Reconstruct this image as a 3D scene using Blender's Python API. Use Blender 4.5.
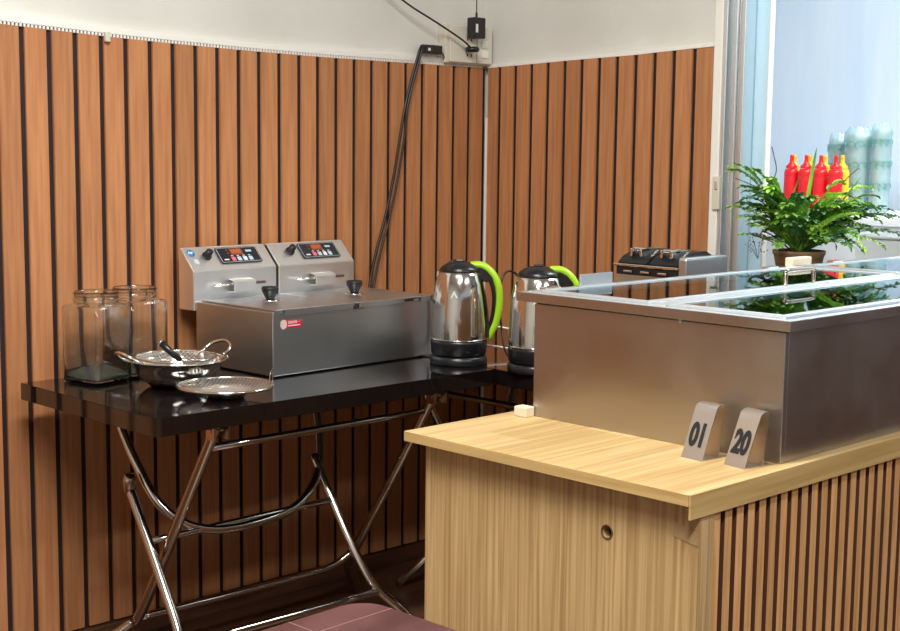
import bpy, bmesh, math, random
from mathutils import Vector, Matrix, Euler
random.seed(7)
S = bpy.context.scene
for o in list(bpy.data.objects): bpy.data.objects.remove(o)
C = S.collection
PI = math.pi
H = 1.34

# ---------------- camera ----------------
cam = bpy.data.objects.new('camera', bpy.data.cameras.new('camera')); C.objects.link(cam)
f, pit, rol, yaw = 1370.53, 0.11984794, 0.01150962, 0.79457778
fwd = Vector((math.cos(yaw)*math.cos(pit), math.sin(yaw)*math.cos(pit), -math.sin(pit)))
rt = Vector((math.sin(yaw), -math.cos(yaw), 0)); dn = fwd.cross(rt)
c_, s_ = math.cos(rol), math.sin(rol)
r2 = rt*c_ - dn*s_; d2 = rt*s_ + dn*c_
m = Matrix((r2, -d2, -fwd)).transposed().to_4x4(); m.translation = (0, 0, H)
cam.matrix_world = m
cam.data.sensor_width = 36; cam.data.lens = 36*f/900; cam.data.clip_start = .02
S.camera = cam

# ---------------- world, lights, exposure ----------------
w = bpy.data.worlds.new('World'); S.world = w; w.use_nodes = True
w.node_tree.nodes['Background'].inputs[0].default_value = (.80, .88, 1, 1)
w.node_tree.nodes['Background'].inputs[1].default_value = .36
S.view_settings.view_transform = 'Standard'; S.view_settings.look = 'None'
S.view_settings.exposure = 0.50; S.view_settings.gamma = 1; S.view_settings.use_curve_mapping = False
def area(name, loc, sx, sy, power, col=(1, 1, 1), rot=(0, 0, 0)):
    l = bpy.data.lights.new(name, 'AREA'); l.shape = 'RECTANGLE'; l.size = sx; l.size_y = sy
    l.energy = power; l.color = col
    o = bpy.data.objects.new(name, l); C.objects.link(o); o.location = loc; o.rotation_euler = rot
    return o
area('tube_and_fill_light', (1.0, 1.5, 2.93), 1.2, .25, 62, (1, .97, .92))
area('tube_and_fill_light', (0.3, 0.05, 2.93), 1.2, .25, 52, (1, .97, .92))
area('tube_and_fill_light', (2.2, -1.3, 2.93), 1.2, .25, 34, (1, .97, .92))  # fill lamp added to brighten the counter's reeded front
area('tube_and_fill_light', (4.1, 1.5, 2.93), 1.2, .6, 50, (.95, .98, 1))  # fill lamp added beyond the opening, standing in for daylight there

# ---------------- materials ----------------
M = {}
def mat(name, col, rough=.5, metal=0., **k):
    m = bpy.data.materials.new(name); m.use_nodes = True
    b = m.node_tree.nodes['Principled BSDF']
    b.inputs['Base Color'].default_value = (*col, 1); b.inputs['Roughness'].default_value = rough
    b.inputs['Metallic'].default_value = metal
    for a, v in k.items(): b.inputs[a.replace('_', ' ')].default_value = v
    M[name] = m; return m
def noise_col(m, c1, c2, scale=(1, 1, 1), ns=5, detail=6, rnd=.0, bump=0, lo=.3, hi=.7, rough=None, distort=0):
    nt = m.node_tree; N = nt.nodes; L = nt.links; b = N['Principled BSDF']
    tc = N.new('ShaderNodeTexCoord'); mp = N.new('ShaderNodeMapping'); mp.inputs['Scale'].default_value = scale
    L.new(tc.outputs['Object'], mp.inputs[0])
    oi = N.new('ShaderNodeObjectInfo')
    ml = N.new('ShaderNodeMath'); ml.operation = 'MULTIPLY'; ml.inputs[1].default_value = 37.
    L.new(oi.outputs['Random'], ml.inputs[0])
    ad = N.new('ShaderNodeVectorMath'); ad.operation = 'ADD'
    L.new(mp.outputs[0], ad.inputs[0]); L.new(ml.outputs[0], ad.inputs[1])
    nz = N.new('ShaderNodeTexNoise'); nz.inputs['Scale'].default_value = ns; nz.inputs['Detail'].default_value = detail
    nz.inputs['Distortion'].default_value = distort
    L.new(ad.outputs[0], nz.inputs['Vector'])
    cr = N.new('ShaderNodeValToRGB'); cr.color_ramp.elements[0].position = lo; cr.color_ramp.elements[1].position = hi
    cr.color_ramp.elements[0].color = (*c1, 1); cr.color_ramp.elements[1].color = (*c2, 1)
    L.new(nz.outputs[0], cr.inputs[0]); out = cr.outputs[0]
    if rnd:
        hs = N.new('ShaderNodeHueSaturation'); mr = N.new('ShaderNodeMapRange')
        mr.inputs[3].default_value = 1-rnd; mr.inputs[4].default_value = 1+rnd
        L.new(oi.outputs['Random'], mr.inputs[0]); L.new(mr.outputs[0], hs.inputs['Value']); L.new(out, hs.inputs['Color']); out = hs.outputs[0]
    L.new(out, b.inputs['Base Color'])
    if bump:
        bp = N.new('ShaderNodeBump'); bp.inputs['Strength'].default_value = bump; bp.inputs['Distance'].default_value = .002
        L.new(nz.outputs[0], bp.inputs['Height']); L.new(bp.outputs[0], b.inputs['Normal'])
    if rough:
        mr = N.new('ShaderNodeMapRange'); mr.inputs[3].default_value = rough[0]; mr.inputs[4].default_value = rough[1]
        mr.inputs[1].default_value = .3; mr.inputs[2].default_value = .7
        L.new(nz.outputs[0], mr.inputs[0]); L.new(mr.outputs[0], b.inputs['Roughness'])
    return m
noise_col(mat('slat_wood', (.4, .17, .07), .55, Specular_IOR_Level=.3), (.41, .165, .068), (.55, .252, .108), (14, 14, .7), 6, 8, .09, .1)
mat('slat_back', (.022, .011, .012), .6)
noise_col(mat('plaster', (.6, .58, .53), .8), (.66, .65, .60), (.77, .76, .71), (1, 1, 1), 3, 8, 0, .12)
mat('white_trim', (.88, .86, .80), .6)
noise_col(mat('baseboard', (.10, .04, .02), .45), (.07, .028, .015), (.12, .05, .027), (.6, 8, 8), 4)
noise_col(mat('floor_wood', (.10, .045, .025), .35), (.05, .022, .013), (.12, .055, .03), (.6, 10, 10), 3)
noise_col(mat('ceiling_paint', (.75, .74, .70), .9), (.7, .69, .66), (.78, .77, .74), (1, 1, 1), 2)
# oak laminates
def oak(name, c1, c2, scale, lo=.35, hi=.66, rough=.45, distort=.6, ns=3):
    return noise_col(mat(name, c1, rough, Specular_IOR_Level=.35), c1, c2, scale, ns, 9, .0, .05, lo, hi, None, distort)
oak('oak_top', (.44, .30, .125), (.62, .46, .235), (.9, 30, 6))
oak('oak_edge', (.46, .30, .11), (.60, .42, .18), (1.0, 1.0, 22))
oak('oak_panel', (.42, .265, .11), (.66, .46, .225), (42, 42, .8))
oak('oak_strip', (.42, .27, .12), (.66, .47, .25), (40, 40, .8))
noise_col(mat('ribbed_wood', (.42, .22, .1), .5, Specular_IOR_Level=.3), (.50, .25, .095), (.74, .43, .19), (30, 30, 1.2), 5, 8, .10, .08, distort=.8)
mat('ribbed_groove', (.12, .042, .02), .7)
def plank_tones(m, bw, rh, dark):
    nt = m.node_tree; N = nt.nodes; L = nt.links; b = N['Principled BSDF']
    src = b.inputs['Base Color'].links[0].from_socket
    tc = N.new('ShaderNodeTexCoord'); br = N.new('ShaderNodeTexBrick'); br.inputs['Scale'].default_value = 1
    br.inputs['Brick Width'].default_value = bw; br.inputs['Row Height'].default_value = rh; br.inputs['Mortar Size'].default_value = .0
    br.inputs['Color1'].default_value = (1, 1, 1, 1); br.inputs['Color2'].default_value = dark
    L.new(tc.outputs['Object'], br.inputs['Vector'])
    mx = N.new('ShaderNodeMix'); mx.data_type = 'RGBA'; mx.blend_type = 'MULTIPLY'; mx.inputs[0].default_value = 1
    L.new(src, mx.inputs[6]); L.new(br.outputs['Color'], mx.inputs[7]); L.new(mx.outputs[2], b.inputs['Base Color'])
plank_tones(M['oak_top'], .33, .105, (.80, .76, .68, 1))
# steels
def steel(name, col, r, scale=(3, 3, 60), var=.10, bump=.08, smudge=.12):
    m = mat(name, col, r, 1.)
    nt = m.node_tree; N = nt.nodes; L = nt.links; b = N['Principled BSDF']
    tc = N.new('ShaderNodeTexCoord'); mp = N.new('ShaderNodeMapping'); mp.inputs['Scale'].default_value = scale
    L.new(tc.outputs['Object'], mp.inputs[0])
    nz = N.new('ShaderNodeTexNoise'); nz.inputs['Scale'].default_value = 12; nz.inputs['Detail'].default_value = 5; L.new(mp.outputs[0], nz.inputs[0])
    n2 = N.new('ShaderNodeTexNoise'); n2.inputs['Scale'].default_value = 7; n2.inputs['Detail'].default_value = 4; L.new(tc.outputs['Object'], n2.inputs[0])
    a = N.new('ShaderNodeMath'); a.operation = 'MULTIPLY_ADD'; a.inputs[1].default_value = var; a.inputs[2].default_value = r-var*.5
    L.new(nz.outputs[0], a.inputs[0])
    a2 = N.new('ShaderNodeMath'); a2.operation = 'MULTIPLY_ADD'; a2.inputs[1].default_value = smudge*2
    L.new(n2.outputs[0], a2.inputs[0]); L.new(a.outputs[0], a2.inputs[2])
    s3 = N.new('ShaderNodeMath'); s3.operation = 'SUBTRACT'; s3.inputs[1].default_value = smudge; L.new(a2.outputs[0], s3.inputs[0])
    L.new(s3.outputs[0], b.inputs['Roughness'])
    bp = N.new('ShaderNodeBump'); bp.inputs['Strength'].default_value = bump; bp.inputs['Distance'].default_value = .0008
    L.new(nz.outputs[0], bp.inputs['Height']); L.new(bp.outputs[0], b.inputs['Normal'])
    return m
steel('steel', (.62, .665, .69), .34, (3, 3, 60), .06, .0, .06)  # bluish tint puts the window's reflected light into the colour
steel('steel_bright', (.90, .90, .88), .42, (3, 3, 60), .05, 0., .05)
steel('steel_box', (.47, .435, .40), .36, (3, 3, 40), .06, .0, .14)
steel('chrome', (.72, .70, .66), .13, (4, 4, 4), .05, .0, .05)
steel('tube_steel', (.55, .46, .36), .18, (6, 6, 6), .10, .05, .08)
steel('aluminium', (.62, .65, .66), .38, (30, 30, 1), .08, .05, .06)
steel('frame_steel', (.80, .86, .90), .42, (8, 8, 8), .06, .0, .05)
mat('black_top', (.008, .006, .006), .07, Coat_Weight=.5, Coat_Roughness=.04)
nt = M['black_top'].node_tree
noise_col(M['black_top'], (.006, .004, .004), (.016, .012, .011), (1, 1, 1), 120, 2, 0, 0, .6, .75, (.05, .11))
mat('black_plastic', (.012, .012, .013), .35); mat('black_matte', (.01, .01, .01), .7)
mat('kettle_black', (.008, .009, .011), .30)
mat('green_plastic', (.36, .66, .02), .3, Subsurface_Weight=.0)
mat('dark_glassy', (.015, .018, .025), .18)
mat('display_orange', (.28, .07, .025), .4); mat('display_digit', (.65, .16, .05), .4)
mat('white_print', (.8, .8, .8), .5); mat('pink_button', (.8, .16, .2), .4); mat('blue_button', (.5, .65, .75), .4)
mat('blue_sticker', (.03, .25, .6), .5); mat('red_sticker', (.55, .008, .025), .4); mat('cream_sticker', (.62, .50, .42), .5)
mat('cream_plastic', (.68, .64, .52), .45); mat('switch_plastic', (.72, .69, .58), .4)
mat('wire_red', (.3, .03, .04), .5)
mat('pale_wood', (.72, .62, .46), .6)
mat('veneer_tape', (.50, .33, .17), .35)
noise_col(mat('far_wall', (.66, .77, .88), .7), (.62, .74, .87), (.72, .81, .90), (3, 3, .4), 3, 4)
mat('white_paint', (.75, .78, .80), .5)
mat('number_ink', (.01, .01, .01), .5)
steel('stand_steel', (.66, .60, .54), .36, (30, 30, 30), .1, .05, .05)
mat('hole_dark', (.01, .008, .006), .8); mat('hole_rim', (.12, .07, .035), .5)
mat('bottle_red', (.80, .012, .02), .3, Subsurface_Weight=.2); mat('bottle_yellow', (.95, .52, .01), .3)
noise_col(mat('fern_green', (.1, .3, .03), .45), (.06, .24, .025), (.26, .50, .05), (1, 1, 1), 9, 3, .25)
noise_col(mat('fern_lime', (.25, .5, .04), .45), (.20, .48, .035), (.50, .74, .10), (1, 1, 1), 9, 3, .2)
noise_col(mat('leaf_dark', (.03, .1, .03), .4), (.03, .12, .03), (.11, .28, .08), (1, 1, 1), 9, 3, .25)
mat('stem_green', (.05, .10, .03), .6); mat('stem_brown', (.06, .035, .02), .7)
noise_col(mat('pot_brown', (.22, .12, .05), .6), (.14, .08, .035), (.30, .18, .08), (1, 1, 10), 6, 4)
mat('soil', (.02, .013, .008), .9)
mat('film', (.62, .83, .79), .3, Alpha=1.); mat('film_print', (.02, .30, .22), .4)
mat('mint_cup', (.80, .92, .89), .4)
def glass(name, col, rough=0., tr=1., ior=1.45):
    m = mat(name, col, rough, 0); b = m.node_tree.nodes['Principled BSDF']
    b.inputs['Transmission Weight'].default_value = tr; b.inputs['IOR'].default_value = ior; return m
glass('jar_glass', (.93, .96, .94)); glass('jar_base_glass', (.80, .92, .86), .05, .85)
def thin_glass(name, tint, rough=.02, bump=0, milk=0.):
    m = bpy.data.materials.new(name); m.use_nodes = True; nt = m.node_tree; N = nt.nodes; L = nt.links; N.clear()
    o = N.new('ShaderNodeOutputMaterial'); t = N.new('ShaderNodeBsdfTransparent'); t.inputs[0].default_value = (*tint, 1)
    g = N.new('ShaderNodeBsdfGlossy'); g.inputs['Roughness'].default_value = rough; g.inputs[0].default_value = (.9, .97, 1, 1)
    fr = N.new('ShaderNodeFresnel'); fr.inputs[0].default_value = 1.55; mx = N.new('ShaderNodeMixShader')
    L.new(fr.outputs[0], mx.inputs[0]); L.new(t.outputs[0], mx.inputs[1]); L.new(g.outputs[0], mx.inputs[2]); out = mx.outputs[0]
    if bump:
        tc = N.new('ShaderNodeTexCoord'); nz = N.new('ShaderNodeTexNoise'); nz.inputs['Scale'].default_value = 30; L.new(tc.outputs['Object'], nz.inputs[0])
        bp = N.new('ShaderNodeBump'); bp.inputs['Strength'].default_value = bump; bp.inputs['Distance'].default_value = .004
        L.new(nz.outputs[0], bp.inputs['Height']); L.new(bp.outputs[0], g.inputs['Normal'])
    if milk:
        tl = N.new('ShaderNodeBsdfTranslucent'); tl.inputs[0].default_value = (.75, .9, .95, 1)
        df = N.new('ShaderNodeBsdfDiffuse'); df.inputs[0].default_value = (.75, .9, .95, 1)
        m1 = N.new('ShaderNodeMixShader'); L.new(tl.outputs[0], m1.inputs[1]); L.new(df.outputs[0], m1.inputs[2])
        m2 = N.new('ShaderNodeMixShader'); m2.inputs[0].default_value = milk; L.new(out, m2.inputs[1]); L.new(m1.outputs[0], m2.inputs[2]); out = m2.outputs[0]
    L.new(out, o.inputs[0]); M[name] = m; return m
thin_glass('lid_glass', (.80, .93, .90), .015)
thin_glass('film_glass', (.85, .93, .97), .15, .5, .55)
thin_glass('haze_glass', (.93, .97, 1), .02, 0, .14)
thin_glass('wrap_film', (.90, .98, .97), .12, .4, .30)
# maroon table top
mat('stone_line', (.22, .12, .10), .3)
m = mat('maroon_marble', (.10, .025, .03), .22)
noise_col(m, (.045, .010, .012), (.095, .034, .038), (1, 1, 1), 7, 9, 0, 0, .35, .75, None, 1.5)

# ---------------- mesh helpers ----------------
class B:
    def __init__(s, mx=None): s.bm = bmesh.new(); s.mx = mx or Matrix()
    def _v(s, cs): return [s.bm.verts.new(s.mx @ Vector(c)) for c in cs]
    def box(s, a, b, bev=0, mx=None, seg=2):
        t = bmesh.new(); bmesh.ops.create_cube(t, size=1)
        a = Vector(a); b = Vector(b)
        for v in t.verts: v.co = Vector(((a[i]+b[i])/2 + v.co[i]*(b[i]-a[i]) for i in range(3)))
        if bev: bmesh.ops.bevel(t, geom=t.edges[:], offset=bev, segments=seg, affect='EDGES', profile=.5)
        return s.merge(t, mx)
    def merge(s, t, mx=None):
        mm = s.mx @ (mx or Matrix())
        vs = {v: s.bm.verts.new(mm @ v.co) for v in t.verts}
        for fc in t.faces:
            try: nf = s.bm.faces.new([vs[v] for v in fc.verts]); nf.smooth = fc.smooth
            except ValueError: pass
        t.free(); return s
    def tube(s, pts, r, n=8, close=False, smooth=True, rr=None):
        pts = [Vector(p) for p in pts]; k = len(pts); rings = []
        up = None
        for i, p in enumerate(pts):
            if close: d = pts[(i+1) % k]-pts[i-1]
            else: d = pts[min(i+1, k-1)]-pts[max(i-1, 0)]
            d.normalize()
            if up is None: up = d.orthogonal().normalized()
            up = (up-d*up.dot(d)).normalized(); sd = d.cross(up)
            R_ = rr[i] if rr else r
            rings.append(s._v([p+(up*math.cos(2*PI*j/n)+sd*math.sin(2*PI*j/n))*R_ for j in range(n)]))
        for i in range(k if close else k-1):
            a, b = rings[i], rings[(i+1) % k]
            for j in range(n):
                try: fc = s.bm.faces.new((a[j], a[(j+1) % n], b[(j+1) % n], b[j])); fc.smooth = smooth
                except ValueError: pass
        if not close:
            s.bm.faces.new(rings[0][::-1]); s.bm.faces.new(rings[-1])
        return s
    def lathe(s, prof, n=40, c=(0, 0, 0), smooth=True, sx=1, sy=1, caps=True):
        rings = []
        for r, z in prof:
            if r < 1e-6: rings.append(s._v([(c[0], c[1], c[2]+z)]))
            else: rings.append(s._v([(c[0]+sx*r*math.cos(2*PI*j/n), c[1]+sy*r*math.sin(2*PI*j/n), c[2]+z) for j in range(n)]))
        for a, b in zip(rings, rings[1:]):
            for j in range(n):
                q = [a[0 if len(a) == 1 else j], a[0 if len(a) == 1 else (j+1) % n], b[0 if len(b) == 1 else (j+1) % n], b[0 if len(b) == 1 else j]]
                q = list(dict.fromkeys(q))
                if len(q) > 2:
                    fc = s.bm.faces.new(q); fc.smooth = smooth
        return s
    def prism(s, poly, axis, a, b, bev=0):
        # poly: 2D points; axis: extrude axis
        t = bmesh.new()
        def mk(p, h):
            if axis == 'x': return (h, p[0], p[1])
            if axis == 'y': return (p[0], h, p[1])
            return (p[0], p[1], h)
        A_ = [t.verts.new(mk(p, a)) for p in poly]; B_ = [t.verts.new(mk(p, b)) for p in poly]
        n = len(poly); t.faces.new(A_[::-1]); t.faces.new(B_)
        for i in range(n): t.faces.new((A_[i], A_[(i+1) % n], B_[(i+1) % n], B_[i]))
        bmesh.ops.recalc_face_normals(t, faces=t.faces[:])
        if bev: bmesh.ops.bevel(t, geom=t.edges[:], offset=bev, segments=2, affect='EDGES')
        return s.merge(t)
    def build(s, name, material, parent=None, loc=None, recalc=True, **props):
        if recalc: bmesh.ops.recalc_face_normals(s.bm, faces=s.bm.faces[:])
        me = bpy.data.meshes.new(name); s.bm.to_mesh(me); s.bm.free()
        me.materials.append(M[material] if isinstance(material, str) else material)
        o = bpy.data.objects.new(name, me); C.objects.link(o)
        if parent is not None: o.parent = parent
        if loc: o.location = loc
        for k, v in props.items(): o[k] = v
        return o
def thing(name, label, cat, loc=(0, 0, 0), rz=0, group=None):
    o = bpy.data.objects.new(name, None); C.objects.link(o); o.location = loc; o.rotation_euler = (0, 0, rz)
    o.empty_display_size = .1
    tag(o, label, cat, group); return o
def tag(o, label, cat, group=None):
    o['label'] = label; o['category'] = cat
    if group: o['group'] = group
    return o
def struct(o): o['kind'] = 'structure'; return o
def copy_tree(o, parent=None):
    c = o.copy(); C.objects.link(c); c.parent = parent
    for ch in list(o.children): copy_tree(ch, c)
    return c
def smooth_path(pts, n=8, close=False):
    pts = [Vector(p) for p in pts]; out = []; k = len(pts)
    rng = range(k) if close else range(k-1)
    for i in rng:
        if close: p0, p1, p2, p3 = pts[i-1], pts[i], pts[(i+1) % k], pts[(i+2) % k]
        else: p0, p1, p2, p3 = pts[max(i-1, 0)], pts[i], pts[i+1], pts[min(i+2, k-1)]
        for j in range(n):
            t = j/n
            out.append(.5*((2*p1)+(-p0+p2)*t+(2*p0-5*p1+4*p2-p3)*t*t+(-p0+3*p1-3*p2+p3)*t**3))
    if not close: out.append(pts[-1])
    return out
def text_mesh(name, body, size, material, parent, mx, bold=0, sx=1, ext=.0004):
    cu = bpy.data.curves.new(name, 'FONT'); cu.body = body; cu.size = size; cu.extrude = ext; cu.offset = bold
    cu.align_x = 'CENTER'; cu.align_y = 'CENTER'
    t = bpy.data.objects.new('tmp', cu); C.objects.link(t)
    dg = bpy.context.evaluated_depsgraph_get(); dg.update()
    me = bpy.data.meshes.new_from_object(t.evaluated_get(dg)); bpy.data.objects.remove(t)
    me.transform(mx @ Matrix.Diagonal((sx, 1, 1, 1))); me.materials.clear(); me.materials.append(M[material])
    o = bpy.data.objects.new(name, me); C.objects.link(o); o.parent = parent; return o

# ---------------- room shell ----------------
WA, WB = 3.22, 3.3206
struct(B().box((-2.2, -3.0, -.1), (5.6, 3.9, 0)).build('floor', 'floor_wood'))
struct(B().box((-2.2, -3.0, 3.0), (5.6, 3.9, 3.1)).build('ceiling', 'ceiling_paint'))
def interp(tab, x):
    for (a, za), (b, zb) in zip(tab, tab[1:]):
        if x <= b: return za+(zb-za)*(x-a)/(b-a)
    return tab[-1][1]
topA = [(-3, 1.640), (1.60, 1.636), (1.907, 1.624), (2.09, 1.619), (2.355, 1.614), (2.65, 1.611), (3.32, 1.613)]
topB = [(2.29, 1.643), (2.509, 1.636), (2.609, 1.631), (2.858, 1.625), (3.027, 1.619), (3.22, 1.613)]
wl = struct(B().box((-2.2, WA+.02, 0), (WB+.35, WA+.2, 3.0)).build('wall_left', 'plaster'))
ba = B()
for (a, za), (c, zc) in zip(topA, topA[1:]): ba.prism([(max(a, -2.2), .05), (min(c, WB-.001), .05), (min(c, WB-.001), zc-.001), (max(a, -2.2), za-.001)], 'y', WA+.0088, WA+.0195)
ba.build('slat_backing', 'slat_back', wl)
# slats of the left wall: one mesh per height variant, seam positions measured
pitch = .0715
xs = [1.66-pitch*i for i in range(52, 0, -1)] + [1.66, 1.734, 1.807, 1.882, 1.954, 2.028, 2.099, 2.172, 2.244, 2.316, 2.387, 2.459, 2.532, 2.602, 2.673, 2.744, 2.814, 2.885, 2.957, 3.028, 3.098, 3.169, 3.239, 3.310]
for a, b in zip(xs, xs[1:]):
    wd = b-a-.0155; xm = (a+b)/2
    za, zb = interp(topA, a), interp(topA, b)
    bb = B(); bb.prism([(-wd/2, .055), (wd/2, .055), (wd/2, zb), (-wd/2, za)], 'y', -.0005, .0085, .0012)
    bb.build('slat', 'slat_wood', wl, (xm, WA, 0))
wr = struct(B().box((WB+.02, 2.292, 0), (WB+.14, WA+.02, 3.0)).build('wall_right', 'plaster'))
ba = B()
for (a, za), (c, zc) in zip(topB, topB[1:]): ba.prism([(max(a, 2.318), .05), (c, .05), (c, zc-.001), (max(a, 2.318), za-.001)], 'x', WB+.0088, WB+.0195)
ba.build('slat_backing', 'slat_back', wr)
ys = [3.215-.0, 3.163, 3.092, 3.021, 2.951, 2.880, 2.810, 2.740, 2.670, 2.599, 2.528, 2.458, 2.385, 2.317]
for a, b in zip(ys, ys[1:]):
    a2 = a if a == ys[0] else a-.0075; b2 = b+.0075 if b != ys[-1] else b
    za, zb = interp(topB, a2), interp(topB, b2)
    B().prism([(a2, .055), (b2, .055), (b2, zb), (a2, za)], 'x', WB-.0005, WB+.0085, .0012).build('slat', 'slat_wood', wr)
# upper part of the right side over the opening
struct(B().box((WB+.02, -3.0, 2.55), (WB+.14, 2.292, 3.0)).build('wall_right_lintel', 'plaster'))
# remaining shell and an added dark panel (seen only in reflections and light)
struct(B().box((-2.3, -3.0, 0), (-2.2, 3.42, 3.0)).build('wall_west', 'plaster'))
struct(B().box((-2.2, -3.1, 0), (5.6, -3.0, 1.1)).build('wall_front', 'baseboard'))  # unseen; high sill and dark colour chosen to darken the steel's reflections
struct(B().box((-2.2, -3.1, 2.4), (5.6, -3.0, 3.0)).build('wall_front_lintel', 'plaster'))
struct(B().box((5.2, -3.0, 0), (5.3, 3.9, 3.0)).build('wall_far', 'far_wall'))
struct(B().box((5.17, -3.0, 0), (5.199, 3.74, 1.05)).build('far_reflection_panel', 'baseboard'))  # unseen dark panel added so the steel box reflects less light
struct(B().box((WB+.35, 3.75, 0), (5.2, 3.85, 3.0)).build('wall_side', 'far_wall'))
# baseboards and trims
struct(B().box((-2.2, WA-.012, 0), (WB, WA+.019, .05), .003).build('baseboard_left', 'baseboard'))
struct(B().box((WB-.012, 2.30, 0), (WB+.019, WA-.013, .05), .003).build('baseboard_right', 'baseboard'))
def ribbon(tab, h, y0, y1, axis):
    b = B()
    for (a, za), (c, zc) in zip(tab, tab[1:]):
        b.prism([(a, za), (c, zc), (c, zc+h), (a, za+h)], axis, y0, y1)
    return b
struct(ribbon([(a, z+.008) for a, z in topA if a > -3] , .016, WA+.0, WA+.02, 'y').build('trim_1', 'white_trim'))
struct(ribbon([(2.292, 1.645)]+topB[1:], .012, WB+.0, WB+.02, 'x').build('trim_2', 'white_trim'))
t1 = B(); x = 1.55
while x < 3.3:
    z = interp(topA, x); t1.box((x, WA+.0, z), (x+.0055, WA+.006, z+.009)); x += .0105
tr = bpy.data.objects['trim_1']
pe = t1.build('perforated_edge', 'white_trim', tr); pe['kind'] = 'stuff'
B().box((-.007, -.012, -.012), (.007, .0, .014), .002).build('clip', 'cream_plastic', tr, (1.895, WA, 1.622))
# corner seam (white gap)
struct(B().box((WB-.009, WA-.008, .06), (WB-.001, WA-.002, 1.45), .001).build('trim_3', 'white_trim'))
# plaster edge and aluminium post of the opening
struct(B().box((WB-.003, 2.288, 0), (WB+.15, 2.3165, 2.55), .003).build('trim_4', 'white_trim'))
w1 = struct(B().box((WB+.03, 2.215, .9), (WB+.10, 2.284, 2.55), .002).build('window_1', 'aluminium'))
for y0, y1, dx in ((2.274, 2.286, 0.0), (2.243, 2.256, .004), (2.214, 2.228, .0)):
    B().box((WB+dx, y0, .9), (WB+.05, y1, 2.55), .002).build('frame_rib', 'frame_steel', w1)
B().box((WB+.012, 2.229, .9), (WB+.0299, 2.242, 2.55)).build('frame_groove', 'aluminium', w1)
lt = B().box((WB-.012, 2.276, 1.18), (WB-.001, 2.300, 1.275), .002).build('latch', 'cream_plastic', w1)
B().box((WB-.016, 2.281, 1.238), (WB-.012, 2.290, 1.262), .001).build('latch_keeper', 'steel_bright', lt)
B().box((WB+.055, 2.170, .9), (WB+.067, 2.213, 2.55)).build('pane', 'film_glass', w1)
B().box((WB+.050, 2.165, .9), (WB+.072, 2.1695, 2.55), .001).build('pane_edge', 'white_trim', w1)

# ---------------- folding tables ----------------
TZ = .755
def round_rect(x0, y0, x1, y1, r, n=6):
    p = []
    for cx, cy, a0 in ((x1-r, y1-r, 0), (x0+r, y1-r, PI/2), (x0+r, y0+r, PI), (x1-r, y0+r, 1.5*PI)):
        for i in range(n+1): a = a0+PI/2*i/n; p.append((cx+r*math.cos(a), cy+r*math.sin(a)))
    return p
t1 = thing('folding_table', 'black glossy folding table on steel tube legs, holding the fryer, pan and jars', 'table', (2.12, 2.84, 0), 0, 'black folding tables')
def L(p, o=(2.12, 2.84, 0)): return [Vector(q)-Vector(o) for q in p]
B().prism([(x-2.12, y-2.84) for x, y in [(1.592, 3.141), (1.592, 2.53), (1.605, 2.527), (2.640, 2.522), (2.646, 2.53), (2.646, 3.141)]], 'z', TZ-.042, TZ, .0015).build('tabletop', 'black_top', t1)
R = .0135
def tb(name, pts, r=R, n=6, m='tube_steel', par=None, sm=True):
    p = L(pts); p = smooth_path(p, n) if sm else p
    return B().tube(p, r, 12).build(name, m, par or t1)
# frame one: straight legs, joined at the top and the bottom
tb('leg', [(1.805, 2.600, .712), (1.806, 2.74, .49), (1.81, 2.95, .17), (1.79, 2.985, .125), (1.73, 3.02, .075), (1.69, 3.035, .012)])
tb('leg', [(2.508, 2.600, .712), (2.51, 2.74, .49), (2.51, 2.94, .19), (2.525, 2.985, .125), (2.575, 3.02, .075), (2.61, 3.035, .012)])
tb('crossbar', [(1.812, 2.645, .640), (2.15, 2.645, .6405), (2.502, 2.645, .641)], .0095, 2, 'chrome')
tb('crossbar', [(1.815, 2.968, .145), (2.1, 2.972, .140), (2.36, 2.972, .140), (2.45, 2.965, .150), (2.503, 2.95, .18)], .0105, 6, 'chrome')
# frame two: the U brace from the back and the legs towards the front
tb('brace', [(1.803, 3.075, .712), (1.805, 3.02, .62), (1.813, 2.965, .54), (1.835, 2.91, .455), (1.885, 2.875, .40), (1.95, 2.857, .374), (2.03, 2.85, .365), (2.13, 2.852, .368), (2.22, 2.86, .378), (2.29, 2.878, .408), (2.35, 2.91, .455), (2.395, 2.96, .53), (2.42, 3.01, .61), (2.43, 3.075, .712)], .0125, 6, 'chrome')
tb('leg', [(1.771, 2.935, .495), (1.774, 2.85, .365), (1.774, 2.79, .275), (1.772, 2.728, .182), (1.755, 2.69, .12), (1.70, 2.655, .06), (1.655, 2.64, .012)], .0125, 6, 'chrome')
tb('leg', [(2.352, 2.935, .495), (2.36, 2.85, .365), (2.366, 2.79, .275), (2.38, 2.735, .19), (2.402, 2.705, .145), (2.45, 2.665, .088), (2.50, 2.64, .012)], .0125, 6, 'chrome')
tb('crossbar', [(1.776, 2.856, .376), (2.05, 2.858, .378), (2.355, 2.858, .380)], .009, 2, 'chrome')
tb('crossbar', [(1.775, 2.71, .150), (2.1, 2.708, .148), (2.39, 2.706, .147)], .0105, 2, 'chrome')
for x, m_ in ((1.805, 0), (2.508, 0)):
    br = B(); br.box((x-.022-2.12, 2.585-2.84, .668), (x-.017-2.12, 2.62-2.84, .714), .001); br.box((x+.017-2.12, 2.585-2.84, .668), (x+.022-2.12, 2.62-2.84, .714), .001)
    br.tube([(x-.024-2.12, 2.60-2.84, .69), (x+.024-2.12, 2.60-2.84, .69)], .005)
    br.build('bracket', 'tube_steel', t1)
B().lathe([(0, 0), (.016, 0), (.017, .03), (.013, .045), (0, .045)], 14, (1.771-2.12, 2.937-2.84, .488)).build('joint_cap', 'tube_steel', t1)
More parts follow.
